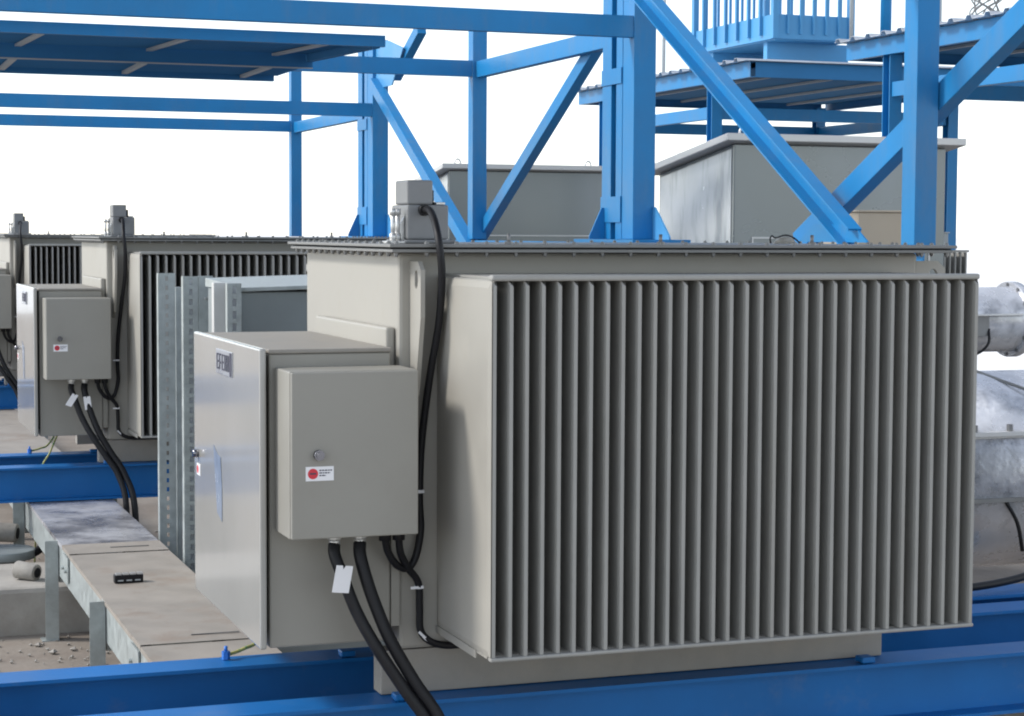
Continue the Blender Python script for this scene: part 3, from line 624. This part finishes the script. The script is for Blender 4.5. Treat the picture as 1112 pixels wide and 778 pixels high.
build(MB().box(3.35, 6.18, 2.735, 2.78, -.055, -.035), 'rib', 'lid', dp)
for i in range(14): build(MB().cyl((3.45+.2*i, 2.80, .284), (3.45+.2*i, 2.80, .318), .016, n=6, smooth=False), 'rim_bolt', 'bolt', dp)
build(MB().tube([(3.60, 2.75, -.05), (3.66, 2.735, -.16), (3.70, 2.745, -.30)], .010, 8).tube([(4.02, 2.75, -.05), (3.97, 2.735, -.15), (3.94, 2.74, -.22), (3.84, 2.745, -.30), (3.72, 2.75, -.28)], .007, 8), 'hanging_lead', 'rubber', dp)
build(MB().tube([(3.70, 3.25, .56), (3.80, 2.98, .49), (3.95, 2.90, .44), (4.3, 2.88, .42)], .008, 8), 'seam_strip', 'lid', dp)
for x in (4.4, 5.6): build(MB().box(x, x+.12, 3.0, 3.5, GZ, -.40), 'saddle', 'conc', dp)
tag(build(MB().poly([(3.55, 3.95, .55), (3.55, 4.15, .40), (3.68, 4.15, .30), (3.68, 3.9, .42)], (.28, .0, .0)), 'support_bracket', 'pale', None, 0, (3.6, 4, .3)), 'pale blue bracket between the two galvanised ducts', 'bracket')
lb = thing('low_beam', 'blue cross beam with a sunlit top under the galvanised vessel', 'beam', (4, 1.45, -.39))
build(MB().ibeam((2.0, 1.45, -.2995), (6.4, 1.45, -.2995), .20, .19), 'girder', 'skid', lb)
tag(build(MB().tube([(2.2, 1.35, -.17), (2.6, 1.40, -.17), (2.9, 1.48, -.14), (3.1, 1.6, -.06), (3.3, 1.75, .06), (3.6, 1.9, .2)], .016), 'ground_cable', 'rubber', None, 0, (2.2, 1.35, -.17)), 'black cable lying across the beams right of the foreground transformer', 'cable')
# ------------------------------------------------------------------ site clutter on the left
structure(build(MB().box(-4.5, .6, 5.47, 6.3, GZ-.02, -.70), 'plinth', 'conc', None, .03))
def stub(p0, p1, r_, label):
    o = thing('conduit_stub', label, 'pipe', tuple(p0)); m = MB().cyl(p0, p1, r_, r_*.93, n=22)
    build(m, 'pipe', 'pvc', o, .006); d = (Vector(p1)-Vector(p0)).normalized()
    build(MB().cyl(Vector(p1)+d*.001, Vector(p1)+d*.004, r_*.55, n=18), 'bore_shade', 'gasket', o)  # dark disc painting the shaded hollow on the solid pipe end
stub((-.80, 5.75, -.645), (-.70, 5.66, -.655), .05, 'pale concrete pipe stub on the plinth beside the tray leg')
stub((-.86, 7.05, -.62), (-.68, 6.98, -.632), .062, 'pale pipe stub hanging below the second transformer beams')
bs = thing('cable_drum', 'dark flat drum standing at the left edge behind the plinth', 'drum', (-.80, 6.6, GZ))
build(MB().cyl((-.80, 6.6, GZ), (-.80, 6.6, -.72), .09, .12, n=28), 'hub', 'lid', bs); build(MB().cyl((-.80, 6.6, -.719), (-.80, 6.6, -.665), .19, n=36), 'disc', 'ductgrey', bs, .006)
tag(build(MB().tube([(-.70, 6.55, -.70), (-.62, 6.56, -.69), (-.57, 6.62, -.66), (-.53, 6.75, -.60), (-.50, 6.9, -.53)], .024), 'ground_cable', 'rubber', None, 0, (-.70, 6.55, -.7)), 'black cable rising from the flat drum to the tray', 'cable')
structure(build(MB().box(-.02, .8, 5.9, 6.3, -.70, -.62), 'plinth', 'tray', None, .02))
# ------------------------------------------------------------------ far off
def far_building(x, y, w_, d_, h_, label):
    t = thing('building', label, 'building', (x, y, GZ-.25), 'white buildings in the distance')
    build(MB().box(x, x+w_, y, y+d_, GZ-.3, h_), 'wall', 'wall', t); build(MB().box(x-.3, x+w_+.3, y-.3, y+d_+.3, h_+.002, h_+.25), 'roof', 'wall', t)
    nw = int(w_/3)
    for i in range(nw): build(MB().box(x+1+i*3, x+2.3+i*3, y-.05, y+.02, h_-2.2, h_-1.0), 'window', 'dglass', t)
far_building(-6, 190, 9, 8, 3.2, 'low white building far away above the second transformer lid')
for i, (x, y, h_) in enumerate(((-1.0, 170, 4.2), (5.5, 175, 3.4))):
    tag(build(MB().box(x, x+1.4, y, y+1.4, GZ-.3, h_).box(x-.2, x+1.6, y-.2, y+1.6, h_+.002, h_+.3), 'tank_tower', 'wall', None, 0, (x, y, GZ)), ('taller', 'shorter')[i]+' pale tower on the horizon above the second transformer', 'tower')

# ------------------------------------------------------------------ loose stones on the slab
gr = MB(); rg = random.Random(3)
for i in range(2600):
    x, y = rg.uniform(-3.2, 1.2), rg.uniform(2.0, 9.5)
    if -4.5 < x < .62 and 5.42 < y < 6.35: continue
    r_ = rg.uniform(.004, .013) if rg.random() < .93 else rg.uniform(.014, .03)
    a, b_ = rg.uniform(0, 3), rg.uniform(.5, .9)
    vs = [(x+r_*math.cos(a+k*1.57)*rg.uniform(.7, 1.2), y+r_*math.sin(a+k*1.57)*rg.uniform(.7, 1.2), GZ+.006+r_*.2) for k in range(4)]
    vs += [(x, y, GZ-.004), (x+r_*.2, y, GZ+.006+r_*b_)]
    gr.add(vs, [(0, 1, 5), (1, 2, 5), (2, 3, 5), (3, 0, 5), (1, 0, 4), (2, 1, 4), (3, 2, 4), (0, 3, 4)])
go = build(gr, 'gravel', 'conc'); go['kind'] = 'stuff'; tag(go, 'loose gravel scattered on the dusty ground under the tray', 'gravel')
